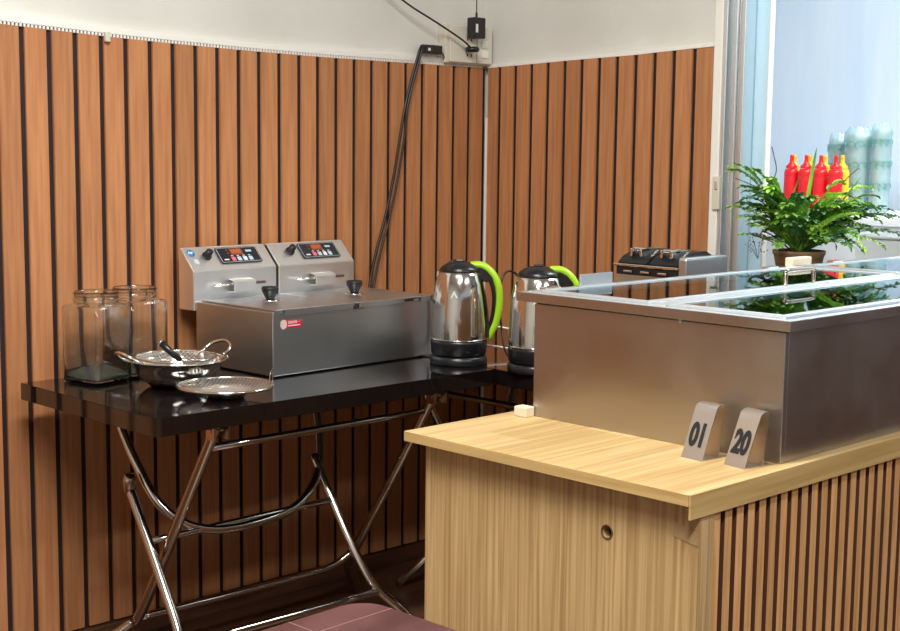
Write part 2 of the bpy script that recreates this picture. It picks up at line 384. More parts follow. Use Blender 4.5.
for x, y in ((1.69, 3.035), (2.61, 3.035), (1.655, 2.64), (2.50, 2.64)):
    B().lathe([(0, 0), (.017, 0), (.018, .022), (.015, .028), (0, .028)], 14, (x-2.12, y-2.84, 0)).build('rubber_foot', 'black_plastic', t1)

t2 = thing('folding_table', 'black glossy folding table against the right wall, holding the kettles and the lidded machine', 'table', (2.95, 2.50, 0), 0, 'black folding tables')
B().prism([(a-2.95, b-2.5) for a, b in [(2.651, 3.16), (2.651, 1.87), (3.30, 1.87), (3.30, 3.16)]], 'z', TZ-.042, TZ, .0015).build('tabletop', 'black_top', t2)
o2 = (2.95, 2.5, 0)
def tb2(name, pts, r=R, m='tube_steel'):
    return B().tube(smooth_path(L(pts, o2), 6), r, 12).build(name, m, t2)
tb2('leg', [(2.70, 2.90, .713), (2.83, 2.90, .49), (3.03, 2.90, .18), (3.07, 2.91, .12), (3.11, 2.95, .06), (3.13, 2.98, .012)])
tb2('leg', [(2.70, 2.20, .713), (2.83, 2.20, .49), (3.03, 2.20, .18), (3.07, 2.19, .12), (3.11, 2.15, .06), (3.13, 2.12, .012)])
tb2('crossbar', [(2.74, 2.90, .64), (2.74, 2.55, .64), (2.74, 2.20, .64)], .0095, 'chrome')
tb2('brace', [(3.20, 2.90, .713), (3.10, 2.89, .54), (3.02, 2.80, .40), (3.00, 2.65, .37), (3.00, 2.45, .37), (3.02, 2.30, .40), (3.10, 2.21, .54), (3.20, 2.20, .713)], .0125, 'chrome')
tb2('leg', [(3.07, 2.93, .49), (2.95, 2.93, .30), (2.86, 2.93, .17), (2.80, 2.96, .09), (2.765, 3.03, .012)], .0125, 'chrome')
tb2('leg', [(3.07, 2.17, .49), (2.95, 2.17, .30), (2.86, 2.17, .17), (2.80, 2.14, .09), (2.765, 2.07, .012)], .0125, 'chrome')
tb2('crossbar', [(2.875, 2.93, .19), (2.875, 2.55, .19), (2.875, 2.17, .19)], .0105, 'chrome')

# ---------------- oak counter ----------------
CX0, CX1, CY0, CY1, CZ = 1.701, 3.95, 1.202, 1.850, .82
cn = thing('counter', 'light oak counter with reeded front, carrying the steel food box', 'counter', (2.8, 1.53, 0))
def Lc(p): return (p[0]-2.8, p[1]-1.53, p[2])
def cbox(name, m, a, b, bev=.001): return B().box(Lc(a), Lc(b), bev).build(name, m, cn)
cbox('worktop', 'oak_top', (CX0, CY0+.0035, CZ-.0185), (CX1, CY1, CZ))
cbox('worktop_edging', 'oak_edge', (CX0-.0012, CY0+.0035, CZ-.0185), (CX0-.0001, CY1, CZ-.0004), 0)
cbox('fascia', 'oak_edge', (CX0, CY0, CZ-.040), (CX1, CY0+.0034, CZ), .0005)
# end panel with a round cable hole (facing -x)
px = CX0+.031; y0, y1, z0, z1 = CY0+.0045, CY1-.026, 0.0, CZ-.019
hy, hz, hr = 1.388, .718, .0105
t = bmesh.new()
outer = [t.verts.new((px, y, z)) for y, z in ((y0, z0), (y1, z0), (y1, z1), (y0, z1))]
inner = [t.verts.new((px, hy+hr*math.cos(2*PI*i/24), hz+hr*math.sin(2*PI*i/24))) for i in range(24)]
es = [t.edges.new((l[i], l[(i+1) % len(l)])) for l in (outer, inner) for i in range(len(l))]
bmesh.ops.triangle_fill(t, edges=es, use_beauty=True)
t.faces.ensure_lookup_table()
r_ = bmesh.ops.extrude_face_region(t, geom=t.faces[:])
for v in [g for g in r_['geom'] if isinstance(g, bmesh.types.BMVert)]: v.co.x += .018
for v in t.verts: v.co = Vector(Lc(v.co))
B().merge(t).build('end_panel', 'oak_panel', cn)
B().tube([Lc((px-.0005, hy+.0112*math.cos(2*PI*i/28), hz+.0112*math.sin(2*PI*i/28))) for i in range(28)], .0014, 6, close=True).build('cable_hole_ring', 'hole_rim', cn)
B().prism([(.0, .0), (.045, .012), (.047, .012-.024), (.0, -.02)], 'x', -.0008, 0).build('tape_scrap', 'veneer_tape', cn, Lc((px-.0003, CY0+.006, .752)))
cbox('corner_post', 'oak_strip', (px+.0185, CY0+.0045, 0), (px+.042, CY0+.0188, CZ-.0405), .001)
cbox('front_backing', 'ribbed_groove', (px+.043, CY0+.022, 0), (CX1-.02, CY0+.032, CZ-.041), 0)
sp = .0327; k = 0; x = px+.044
while x < CX1-.04:
    wdt = .0215
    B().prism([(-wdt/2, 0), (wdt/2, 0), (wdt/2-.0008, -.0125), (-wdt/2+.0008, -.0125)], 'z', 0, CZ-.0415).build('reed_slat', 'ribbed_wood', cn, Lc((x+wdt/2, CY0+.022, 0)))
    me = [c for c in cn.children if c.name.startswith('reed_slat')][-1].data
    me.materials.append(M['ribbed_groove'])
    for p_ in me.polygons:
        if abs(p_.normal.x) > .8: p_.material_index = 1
    x += sp
cbox('back_panel', 'oak_panel', (px+.02, CY1-.05, 0), (CX1-.02, CY1-.032, CZ-.0195))
cbox('far_panel', 'oak_panel', (CX1-.02, CY0+.033, 0), (CX1-.002, CY1-.051, CZ-.0195))
cbox('inner_shelf', 'oak_panel', (px+.02, CY0+.034, .40), (CX1-.021, CY1-.052, .418))

# ---------------- steel food box (bain-marie) ----------------
bx = thing('food_display_box', 'long brushed steel food box with framed glass lids standing on the oak counter', 'food warmer', (2.9, 1.51, CZ), 0)
X0, X1, Y0, Y1, ZT = 1.990, 3.86, 1.226, 1.790, 1.044
def Lb(p): return (p[0]-2.9, p[1]-1.51, p[2]-CZ)
def bbox(name, m, a, b, bev=.001, par=None): return B().box(Lb(a), Lb(b), bev).build(name, m, par or bx)
bbox('side_wall', 'steel_box', (X0, Y0, CZ), (X0+.012, Y1, ZT), .0015)
bbox('side_wall', 'steel_box', (X1-.012, Y0, CZ), (X1, Y1, ZT), .0015)
fw_ = bbox('front_wall', 'steel_box', (X0+.0121, Y0, CZ), (X1-.0121, Y0+.012, ZT), .0015)
bbox('back_wall', 'steel_box', (X0+.0121, Y1-.012, CZ), (X1-.0121, Y1, ZT), .0015)
bbox('base_plate', 'steel_box', (X0+.0121, Y0+.0121, CZ+.001), (X1-.0121, Y1-.0121, CZ+.012), .001)
bbox('well', 'steel_box', (X0+.03, Y0+.03, .93), (X1-.03, Y1-.03, .935), .001)
# rim frame
RX0, RX1, RY0, RY1 = X0-.004, X1+.02, 1.216, 1.832
rim = B()
for a, b in (((RX0, RY0), (RX0+.030, RY1)), ((RX1-.03, RY0), (RX1, RY1)), ((RX0+.030, RY0), (RX1-.03, RY0+.026)), ((RX0+.030, RY1-.03), (RX1-.03, RY1))):
    rim.box(Lb((a[0], a[1], 1.0485)), Lb((b[0], b[1], 1.063)), .001)
rim.build('rim', 'frame_steel', bx)
lip = B()
for a, b in (((RX0-.002, RY0-.002), (RX0, RY1+.002)), ((RX0, RY0-.002), (RX1, RY0)), ((RX1, RY0-.002), (RX1+.002, RY1+.002)), ((RX0, RY1), (RX1, RY1+.002))):
    lip.box(Lb((a[0], a[1], 1.0465)), Lb((b[0], b[1], 1.0645)), .0004)
lip.build('rim_lip', 'steel_box', bx)
gp = B(); gp.box(Lb((X0+.008, Y0+.006, ZT-.001)), Lb((X0+.02, Y1, 1.049))); gp.box(Lb((X0+.02, Y0+.008, ZT-.001)), Lb((X1, Y0+.02, 1.049)))
gp.build('rim_gap_shade', 'black_matte', bx)  # black strips put the shade of the slit under the rim into colour
B().box(Lb((X0-.003, 1.437, 1.040)), Lb((X0+.006, 1.443, 1.050)), .001).build('rivet', 'steel', bx)
# rails dividing the lids
bbox('divider_rail', 'frame_steel', (RX0+.0301, 1.4955, 1.050), (RX1-.0301, 1.5335, 1.0655), .0015)
def lid(x0, x1, y0, y1, handle):
    fr = B(); wb = .016
    for a, b in (((x0, y0), (x1, y0+wb)), ((x0, y1-wb), (x1, y1)), ((x0, y0+wb), (x0+wb, y1-wb)), ((x1-wb, y0+wb), (x1, y1-wb))):
        fr.box(Lb((a[0], a[1], 1.0600)), Lb((b[0], b[1], 1.0680)), .001)
    fo = fr.build('lid_frame', 'frame_steel', bx)
    B().box(Lb((x0+wb-.002, y0+wb-.002, 1.0632)), Lb((x1-wb+.002, y1-wb+.002, 1.0660))).build('lid_glass', 'lid_glass', fo)
    if handle:
        hx, hy = handle
        B().tube(smooth_path([Lb(p) for p in ((hx-.055, hy, 1.0680), (hx-.055, hy, 1.091), (hx-.048, hy, 1.098), (hx+.048, hy, 1.098), (hx+.055, hy, 1.091), (hx+.055, hy, 1.0680))], 4), .0045, 8).build('lid_handle', 'tube_steel', fo)
lid(RX0+.034, 2.955, 1.535, 1.800, (2.55, 1.543))
lid(2.99, RX1-.035, 1.535, 1.800, (3.5, 1.543))
lid(RX0+.034, 2.955, 1.246, 1.494, (2.57, 1.254))
lid(2.96, RX1-.035, 1.246, 1.494, (3.5, 1.254))
bbox('cross_rail', 'aluminium', (2.957, 1.535, 1.0600), (2.988, 1.800, 1.071), .0015)
# back hinges and upright plate
hp = B(); hp.box(Lb((2.165, 1.822, 1.066)), Lb((2.270, 1.826, 1.089)), .001); hp.box(Lb((2.165, 1.812, 1.064)), Lb((2.270, 1.826, 1.067)), .001)
hp.build('hinge_plate', 'aluminium', bx)
for x in (2.06, 2.86, 3.16): B().box(Lb((x-.022, 1.802, 1.0635)), Lb((x+.022, 1.822, 1.072)), .002).build('hinge', 'chrome', bx)
B().box((-.045, -.011, 0), (.045, .011, .023), .003).build('t', 'pale_wood').name = 'wood_block'
wb_ = bpy.data.objects['wood_block']; wb_.location = (2.995, 1.818, 1.0735); wb_.location.z = 1.0645
tag(wb_, 'small pale wooden block on the back rim of the steel box before the fern', 'block')
w2 = B().box((-.013, -.016, 0), (.013, .016, .020), .002).build('wood_block', 'pale_wood', None, (1.976, 1.800, CZ)); tag(w2, 'small pale wooden block on the oak counter at the back corner of the steel box', 'block')
w3 = B().box((-.05, -.011, 0), (.05, .011, .024), .002).build('wood_block', 'pale_wood', None, (2.86, 2.36, TZ)); w3.rotation_euler.z = .3
tag(w3, 'small pale wooden piece on the black table below the right kettle', 'block')

# ---------------- number stands ----------------
def num_stand(txt, loc, rz, label):
    st = thing('table_number_stand', label, 'table number', loc, rz, 'steel number stands against the steel box'); st.scale = (1.1, 1.02, 1.13)
    w_ = .0225; th = .0014
    # folded sheet profile in x (depth) / z, front plate faces -x
    prof = [(0, 0), (.030, .070), (.033, .0765), (.038, .080), (.044, .0815), (.050, .0815), (.0515, .080), (.052, .077), (.041, .0)]
    pts = [Vector((x, 0, z)) for x, z in prof]
    def strip(ps, name):
        b = B(); n = len(ps); nn = []
        for i in range(n):
            d = (ps[min(i+1, n-1)]-ps[max(i-1, 0)]).normalized(); nn.append(Vector((d.z, 0, -d.x)))
        a = [(ps[i].x, ps[i].z) for i in range(n)] + [((ps[i]+nn[i]*th).x, (ps[i]+nn[i]*th).z) for i in range(n-1, -1, -1)]
        b.prism(a, 'y', -w_, w_); return b.build(name, 'stand_steel', st)
    strip(pts[:2]+pts[2:5], 'front_plate')
    strip(pts[4:], 'back_plate')
    B().box((.002, -w_, 0), (.060, w_+.0, .0014)).build('foot_plate', 'stand_steel', st)
    ang = math.atan2(.070, .030)
    xa = Vector((0, -1, 0)); ya = Vector((math.cos(ang), 0, math.sin(ang))); za = xa.cross(ya)
    mx = Matrix((xa, ya, za)).transposed().to_4x4(); mx.translation = Vector((.0145, 0, .034)) + za*.0006
    if za.x > 0: mx.translation = Vector((.0145, 0, .034)) - za*.0006
    text_mesh('number', txt, .050, 'number_ink', st, mx, .0021, .68, .0003)
    return st
num_stand('01', (1.908, 1.350, CZ), math.radians(-4), 'leaning steel number stand printed 01, left of the pair on the oak counter')
num_stand('20', (1.914, 1.268, CZ), math.radians(-10), 'leaning steel number stand printed 20, right of the pair on the oak counter')

# ---------------- double fryer ----------------
fr = thing('double_fryer', 'stainless steel double electric fryer with two control heads on the black table', 'fryer', (2.107, 2.790, TZ), math.radians(2.2))
FW, FD, FH = .590, .328, .170
B().box((0, 0, .003), (FW, FD, FH), .003).build('body', 'steel', fr)
for x in (.03, FW-.03):
    for y in (.03, FD-.03): B().lathe([(0, 0), (.012, 0), (.013, .003), (0, .003)], 12, (x, y, 0)).build('foot', 'black_plastic', fr)
for i, (a, b) in enumerate(((.006, .279), (.283, FW-.004))):
    ld = B(); ld.box((a, -.004, FH+.001), (b, FD-.02, FH+.0055), .001)
    if i == 0: ld.box((a+.03, -.006, FH-.010), (b-.006, -.0045, FH+.0055), .0005)
    else: ld.box((a+.012, -.006, FH-.010), (b-.12, -.0045, FH+.0055), .0005); ld.box((b-.055, -.006, FH-.010), (b-.004, -.0045, FH+.0055), .0005)
    l_ = ld.build('lid', 'steel', fr)
    kx = a+.135 if i == 0 else a+.150
    ky = .185 if i == 0 else .165
    B().lathe([(0, 0), (.028, 0), (.027, .002), (.012, .004), (0, .004)], 24, (kx, ky, FH+.0055)).build('knob_washer', 'chrome', l_)
    B().lathe([(0, 0), (.011, 0), (.014, .005), (.0225, .022), (.0235, .030), (.021, .034), (0, .0355)], 24, (kx, ky, FH+.0095)).build('lid_knob', 'black_plastic', l_)
B().box((FW*.5-.018, -.0035, FH-.012), (FW*.5+.018, -.0005, FH-.002)).build('catch_slot', 'black_matte', fr)
B().box((FW-.155, -.0035, FH-.006), (FW-.085, -.0005, FH-.0005)).build('catch_slot', 'black_matte', fr)
def cyl_x(b, x0, x1, y, z, r, n=12): b.tube([(x0, y, z), (x1, y, z)], r, n, smooth=True)
hz0, hb, ht = .145, .252, .312
for i, (a, b) in enumerate(((-.004, .283), (.293, .584))):
    yb = FD+.002; yt = yb+.058; yr = yb+.068
    hd = B(); hd.prism([(yb, hz0), (yb, hb), (yt, ht), (yr, ht), (yr, hz0)], 'x', a, b, .0015)
    h_ = hd.build('control_head', 'steel_bright', fr)
    sl = Vector((0, yt-yb, ht-hb)); ln = sl.length; sl.normalize(); nrm = Vector((0, -sl.z, sl.y))
    def PT(u, v, d=0): return Vector((a+u, yb, hb)) + sl*(v*ln) + nrm*d
    base = Matrix((Vector((1, 0, 0)), sl, nrm)).transposed().to_4x4(); base.translation = Vector((a, yb, hb))
    def plate(name, m_, u0, v0, u1, v1, d0, d1, r=.0, par=h_):
        q = B(base)
        q.prism(round_rect(u0, v0*ln, u1, v1*ln, max(r, .0003), 4), 'z', d0, d1); return q.build(name, m_, par)
    cp = plate('control_panel', 'dark_glassy', .105, .22, .248, .90, .0005, .0045, .006)
    ed = B(base); ed.tube([Vector((x, y, .0046)) for x, y in round_rect(.108, .22*ln+.003, .245, .90*ln-.003, .004, 4)], .0006, 4, close=True); ed.build('panel_border', 'white_print', cp)
    plate('display', 'display_orange', .150, .56, .192, .82, .0046, .0052, 0, cp)
    text_mesh('display_digits', '0000', .017, 'display_digit', cp, base @ Matrix.Translation((.171, .69*ln, .0055)), .0002, .95, .0002)
    for j, mm in enumerate(('pink_button', 'blue_button', 'white_print', 'blue_button')):
        plate('button', mm, .144+j*.020, .30, .157+j*.020, .46, .0046, .0056, .001, cp)
        plate('button_caption', 'white_print', .146+j*.020, .50, .154+j*.020, .53, .0046, .005, 0, cp)
    plate('panel_mark', 'blue_button', .205, .66, .225, .74, .0046, .005, 0, cp)
    plate('panel_mark', 'white_print', .118, .34, .134, .39, .0046, .005, 0, cp)
    for v in (.62, .74): plate('panel_mark', 'display_orange', .138, v, .144, v+.04, .0046, .005, 0, cp)
    kb = B(base); kb.lathe([(0, 0), (.0135, 0), (.0135, .006), (.011, .008), (.0095, .024), (0, .025)], 20, (.067, .58*ln, .0005)); kb.build('dial_knob', 'black_plastic', h_)
    if i == 0:
        sk = B(base); sk.lathe([(0, 0), (.0125, 0), (.0125, .0006), (0, .0006)], 24, (.022, .76*ln, .0003)); so = sk.build('round_sticker', 'blue_sticker', h_)
        q = B(base); q.prism([(.013, .76*ln-.003), (.017, .76*ln+.006), (.022, .76*ln+.002), (.029, .76*ln+.005), (.030, .76*ln+.001), (.023, .76*ln-.003), (.018, .76*ln+.001)], 'z', .001, .0014); q.build('sticker_emblem', 'white_print', so)
        plate('pale_sticker', 'blue_button', .020, .30, .034, .50, .0003, .0006)
    # basket hook with rod
    cl = B(); u0 = a+.115; zc = .215
    cl.prism([(yb-.002, zc-.026), (yb-.030, zc-.024), (yb-.030, zc+.002), (yb-.024, zc+.008), (yb-.002, zc+.011), (yb-.002, zc+.009), (yb-.022, zc+.005), (yb-.027, zc), (yb-.027, zc-.022), (yb-.002, zc-.024)], 'x', u0, u0+.075)
    c_o = cl.build('basket_bracket', 'steel_bright', h_)
    rd = B(); rd.tube([(u0-.064, yb-.019, zc-.003), (u0-.055, yb-.019, zc-.003), (u0-.0545, yb-.019, zc-.003), (u0+.02, yb-.019, zc-.003), (u0+.115, yb-.019, zc-.003)], .005, 12, rr=[.0035, .0035, .005, .005, .0045])
    rd.build('basket_rod', 'chrome', h_)
B().prism([(FD+.006, hz0+.01), (FD+.006, hb-.002), (FD+.058, ht-.004), (FD+.065, ht-.004), (FD+.065, hz0+.01)], 'x', .2836, .2924).build('head_gap_shade', 'black_matte', fr)  # black filler standing in for shade in the gap between the heads
# red oval label
q = B(Matrix(((1, 0, 0, 0), (0, 0, -1, 0), (0, 1, 0, 0), (0, 0, 0, 1))))
q.prism(round_rect(.035, .126, .096, .146, .0095, 6), 'z', .0006, .0012); rl = q.build('round_label', 'red_sticker', fr)
def on_front(name, m_, poly, d0, d1, par):
    q = B(Matrix(((1, 0, 0, 0), (0, 0, -1, 0), (0, 1, 0, 0), (0, 0, 0, 1)))); q.prism(poly, 'z', d0, d1); return q.build(name, m_, par)
on_front('label_emblem', 'cream_sticker', [(.034+.011*math.cos(a_*PI/8), .136+.0125*math.sin(a_*PI/8)) for a_ in range(16)], .0012, .0016, rl)
gl = B(Matrix(((1, 0, 0, 0), (0, 0, -1, 0), (0, 1, 0, 0), (0, 0, 0, 1))))
def st_(x, z, w, h): gl.box((x, z, .0013), (x+w, z+h, .0016))
for j in range(4):      # four brush characters in white strokes
    gx = .049+j*.0078; gz = .1375
    st_(gx, gz+.0048, .0064, .0011); st_(gx+.0026, gz-.0004, .0012, .0066); st_(gx, gz, .0064, .001)
    if j % 2: st_(gx, gz+.0022, .0064, .0009)
    else: st_(gx, gz-.0002, .0010, .0030); st_(gx+.0054, gz-.0002, .0010, .0044)
st_(.082, .1405, .0068, .0008)
for j in range(12): st_(.049+j*.0034, .1305, .0025, .0028)
gl.build('label_lettering', 'white_print', rl)

# ---------------- kettles ----------------
def make_kettle(label):
    k = thing('electric_kettle', label, 'kettle', (0, 0, 0), 0, 'steel kettles with green handles')
    B().lathe([(0, 0), (.078, 0), (.080, .004), (.079, .020), (.074, .024), (0, .024)], 48).build('power_base', 'kettle_black', k)
    B().lathe([(0, .025), (.072, .025), (.0765, .030), (.0785, .060), (.078, .068), (0, .069)], 48).build('lower_ring', 'kettle_black', k)
    B().lathe([(.0775, .0685), (.0775, .074), (.0775, .110), (.0755, .155), (.0725, .190), (.067, .222), (.0595, .246), (.055, .256), (0, .256)], 56).build('steel_body', 'chrome', k)
    B().tube([(.0785*math.cos(a), .0785*math.sin(a), .0705) for a in [2*PI*i/48 for i in range(48)]], .0016, 6, close=True).build('steel_band', 'chrome', k)
    lid_ = B().lathe([(.056, .254), (.0565, .259), (.050, .268), (.038, .276), (.022, .2815), (0, .283)], 40).build('lid', 'kettle_black', k)
    B().box((-.012, -.008, .2805), (.012, .008, .288), .003).build('lid_button', 'black_plastic', lid_)
    # spout opposite the handle (-x)
    sp = B(); sp.prism([(-.045, -.018), (-.062, -.004), (-.064, 0), (-.062, .004), (-.045, .018)], 'z', .236, .2535, .002); sp.build('spout', 'chrome', k)
    # handle in +x: dark inner spine and green outer grip
    path = smooth_path([(.030, 0, .272), (.060, 0, .272), (.084, 0, .257), (.102, 0, .230), (.110, 0, .195), (.109, 0, .155), (.102, 0, .118), (.090, 0, .090), (.080, 0, .072)], 6)
    def sweep(pts, wy, wn, off):
        b = B(); rings = []; n = len(pts)
        for i, p in enumerate(pts):
            d = (pts[min(i+1, n-1)]-pts[max(i-1, 0)]).normalized(); nr = Vector((-d.z, 0, d.x))
            if nr.x < 0 and i > n*.3: nr = nr
            t_ = i/(n-1); sc = .75+.5*math.sin(PI*min(1, t_*1.25+.05)) if t_ < .76 else .75+.5*math.sin(PI*min(1, t_*1.25+.05))
            c = p+nr*off
            rings.append(b._v([c+Vector((0, math.cos(q*PI/6)*wy*sc, 0))+nr*math.sin(q*PI/6)*wn for q in range(12)]))
        for a_, b_ in zip(rings, rings[1:]):
            for j in range(12):
                fc = b.bm.faces.new((a_[j], a_[(j+1) % 12], b_[(j+1) % 12], b_[j])); fc.smooth = True
        b.bm.faces.new(rings[0][::-1]); b.bm.faces.new(rings[-1]); return b
    hd_ = sweep(path, .0135, .0105, 0.0).build('handle', 'green_plastic', k)
    inner = [Vector((p.x-.014, 0, p.z-.006)) for p in path]
    sweep(inner, .0105, .006, 0).build('handle_spine', 'black_plastic', hd_)
    mt = B(); mt.prism([(.070, .225), (.100, .235), (.075, .262), (.050, .268), (.050, .240)], 'y', -.014, .014, .003); mt.build('handle_mount', 'black_plastic', hd_)
    B().prism([(.076, .075), (.084, .075), (.0835, .10), (.079, .15), (.073, .19), (.064, .225), (.062, .225), (.07, .19), (.076, .15)], 'y', -.016, .016).build('water_gauge', 'black_plastic', k)
    B().prism([(-.010, .188), (-.006, .188), (0, .199), (.006, .188), (.010, .188), (0, .208)], 'y', -.0742, -.0735).build('body_emblem', 'white_print', k)
    return k
k1 = make_kettle('steel kettle with lime green handle nearest the fryer, whole body visible')
k1.location = (2.655, 2.668, TZ); k1.rotation_euler.z = math.radians(-48)
k2 = copy_tree(k1); k2['label'] = 'steel kettle with lime green handle, half hidden behind the steel food box'
k2.location = (2.712, 2.428, TZ); k2.rotation_euler.z = math.radians(-42)
for k in (k1, k2):
    for ch in k.children:
        if ch.name.startswith('body_emblem'): ch.rotation_euler.z = math.radians(-8)

# cords
def cord(name, pts, r, m_, label, n=8, cat='cable', par=None, group=None):
    o = B().tube(smooth_path(pts, n), r, 8).build(name, m_, par)
    if par is None: tag(o, label, cat, group)
    return o
def own_cord(k, pts):
    inv = (Matrix.Translation(k.location) @ Matrix.Rotation(k.rotation_euler.z, 4, 'Z')).inverted()
    B().tube([inv @ p for p in smooth_path(pts, 8)], .0030, 8).build('power_cord', 'black_plastic', k)
own_cord(k1, [(2.68, 2.75, .765), (2.69, 2.79, .79), (2.688, 2.80, .83), (2.687, 2.80, .92), (2.70, 2.80, .98), (2.737, 2.80, 1.017), (2.779, 2.80, 1.026), (2.828, 2.80, 1.007), (2.85, 2.81, .94), (2.86, 2.83, .86), (2.87, 2.86, .77)])
own_cord(k2, [(2.715, 2.505, .765), (2.74, 2.57, .79), (2.775, 2.62, .85), (2.765, 2.62, .93), (2.775, 2.62, .985), (2.80, 2.62, 1.006), (2.84, 2.62, .99), (2.87, 2.62, .94), (2.88, 2.63, .86), (2.89, 2.65, .77)])
cord('charging_cable', [(2.75, 2.71, .760), (2.76, 2.67, .790), (2.765, 2.63, .795), (2.80, 2.59, .785), (2.83, 2.56, .760)], .0026, 'white_trim', 'white cable low between the two kettles, nearer of two')
cord('charging_cable', [(2.84, 2.98, .760), (2.90, 2.92, .80), (2.96, 2.86, .815), (3.02, 2.78, .80), (3.05, 2.74, .760)], .0026, 'white_trim', 'white cable crossing higher behind the kettle gap, farther of two')

# ---------------- lidded machine on the second table ----------------
mc = thing('tabletop_cooker', 'steel countertop appliance with black lidded top and chrome clips behind the steel box', 'appliance', (2.81, 2.13, TZ), 0)
mc.scale = (1, .78, 1.06)
def mb(name, m_, a, b, bev=.002, par=None): return B().box(a, b, bev).build(name, m_, par or mc)
mb('body', 'steel', (.012, -.105, .012), (.17, .155, .275))
mb('side_shell', 'steel', (.0, -.140, .0), (.18, -.1055, .306), .006)
mb('top_tray', 'chrome', (-.002, -.105, .2755), (.178, .158, .2815), .001)
mb('black_band', 'black_plastic', (.004, -.104, .255), (.0115, .150, .2745), .001)
mb('base', 'black_plastic', (.01, -.1, 0), (.17, .15, .0115), .001)
for j, (a, b) in enumerate(((-.098, .020), (.026, .150))):
    q = B(); q.prism([(.004, .282), (.03, .300), (.08, .314), (.13, .316), (.17, .30), (.17, .282)], 'y', a, b, .003)
    l_ = q.build('black_lid', 'kettle_black', mc)
    q = B(); 
    for yy in (a+.035, a+.075): q.box((.02, yy, .300), (.10, yy+.010, .319), .002)
    q.box((.035, a+.035, .312), (.055, a+.085, .3205), .002)
    q.build('lid_clip', 'chrome', l_)
q = B(); q.prism([(.0, -.02), (.02, -.02), (.02, .02), (.0, .02)], 'z', .235, .24); 
for yy in (-.07, .0, .07): mb('hook', 'chrome', (-.012, yy, .262), (-.001, yy+.035, .267), .001)
q.bm.free()
B().lathe([(0, 0), (.045, 0), (.045, .14), (0, .14)], 28, (-.058, .085, 0)).build('t', 'green_plastic').name = 'drinking_jar'
dj = bpy.data.objects['drinking_jar']; bpy.data.objects.remove(dj)

# ---------------- glass jars ----------------
def make_jar(label):
    j = thing('glass_jar', label, 'jar', (0, 0, 0), 0, 'empty square glass jars')
    b = B(); w_ = .0625
    def ring(h, z, r, n=5):
        return b._v([(x, y, z) for x, y in round_rect(-h, -h, h, h, r, n)])
    def circ(r, z, n=24):
        pts = []
        for q_ in range(4):
            for i in range(6): 
                a = PI/2*q_ + PI/2*i/5*.98+.01; pts.append((r*math.cos(a), r*math.sin(a), z))
        return b._v(pts)
    rings = [ring(w_-.006, .0, .012), ring(w_, .006, .014), ring(w_, .188, .014), ring(w_-.003, .1925, .014), circ(.0565, .1955), circ(.0545, .199), circ(.0545, .204), circ(.057, .206), circ(.057, .210), circ(.0545, .212), circ(.0545, .220), circ(.0565, .223), circ(.054, .226),
             circ(.0515, .224), circ(.0515, .199), ring(w_-.0065, .1895, .012), ring(w_-.0035, .185, .012), ring(w_-.0035, .012, .012), ring(w_-.012, .009, .012)]
    for a, c in zip(rings, rings[1:]):
        n = len(a)
        for i in range(n): fc = b.bm.faces.new((a[i], a[(i+1) % n], c[(i+1) % n], c[i])); fc.smooth = True
    b.bm.faces.new(rings[0][::-1]); b.bm.faces.new(rings[-1])
    b.build('jar_body', 'jar_glass', j)
    bb = B(); p0 = round_rect(-w_+.006, -w_+.006, w_-.006, w_-.006, .012, 5)
    bb.prism(p0, 'z', .0095, .0145, .0015); bb.build('thick_base', 'jar_base_glass', j)
    for zz in (.2025, .2205):
        B().tube([(.0555*math.cos(a), .0555*math.sin(a), zz) for a in [2*PI*i/40 for i in range(40)]], .0018, 6, close=True).build('neck_ring', 'jar_glass', j)
    return j
j1 = make_jar('empty square glass jar at the left table end, nearer of the two'); j1.location = (1.756, 3.052, TZ); j1.rotation_euler.z = math.radians(14)
j2 = copy_tree(j1); j2['label'] = 'empty square glass jar beside the fryer, partly behind the first jar and the pan'; j2.location = (1.886, 3.085, TZ); j2.rotation_euler.z = math.radians(6)

# ---------------- pan with strainers ----------------
pn = thing('steel_pan', 'shiny two handled steel pan holding a wire strainer, on the black table', 'pan', (1.868, 2.862, TZ))
B().lathe([(0, .002), (.060, .0), (.070, .004), (.094, .022), (.105, .046), (.109, .062), (.124, .066), (.126, .068), (.124, .0695), (.107, .066), (.103, .050), (.092, .026), (.068, .008), (0, .006)], 64).build('bowl', 'chrome', pn)
def loop_handle(ang):
    ca, sa = math.cos(ang), math.sin(ang)
    pts = [(-.038, .118, .067), (-.040, .135, .075), (-.030, .152, .088), (0, .160, .095), (.030, .152, .088), (.040, .135, .075), (.038, .118, .067)]
    return [(y*ca - x*sa, y*sa + x*ca, z) for x, y, z in pts]
for a in (math.radians(10), math.radians(178)):
    B().tube(smooth_path(loop_handle(a), 6), .0045, 8).build('loop_handle', 'chrome', pn)
def wire_disc(b, rad, step, zf, wr_=.0005):
    n = int(rad/step)
    for i in range(-n, n+1):
        x = i*step; h = math.sqrt(max(rad*rad-x*x, 0))
        if h < .004: continue
        ks = 9
        for ax in (0, 1):
            pts = []
            for q_ in range(ks+1):
                y = -h+2*h*q_/ks; r = math.hypot(x, y)
                pts.append((x, y, zf(r)) if ax == 0 else (y, x, zf(r)))
            b.tube(pts, wr_, 3, smooth=False)
s1 = thing('wire_strainer', 'round wire mesh strainer resting inside the steel pan with its handle up', 'strainer', (1.862, 2.862, TZ+.064), math.radians(0))
sb = B(); wire_disc(sb, .098, .0085, lambda r: -.040*(1-(r/.098)**2)+.006, .0008); ms = sb.build('mesh_bowl', 'steel_bright', s1); ms['kind'] = 'stuff'
B().tube([(.099*math.cos(a), .099*math.sin(a), .0085) for a in [2*PI*i/48 for i in range(48)]], .003, 8, close=True).build('rim', 'chrome', s1)
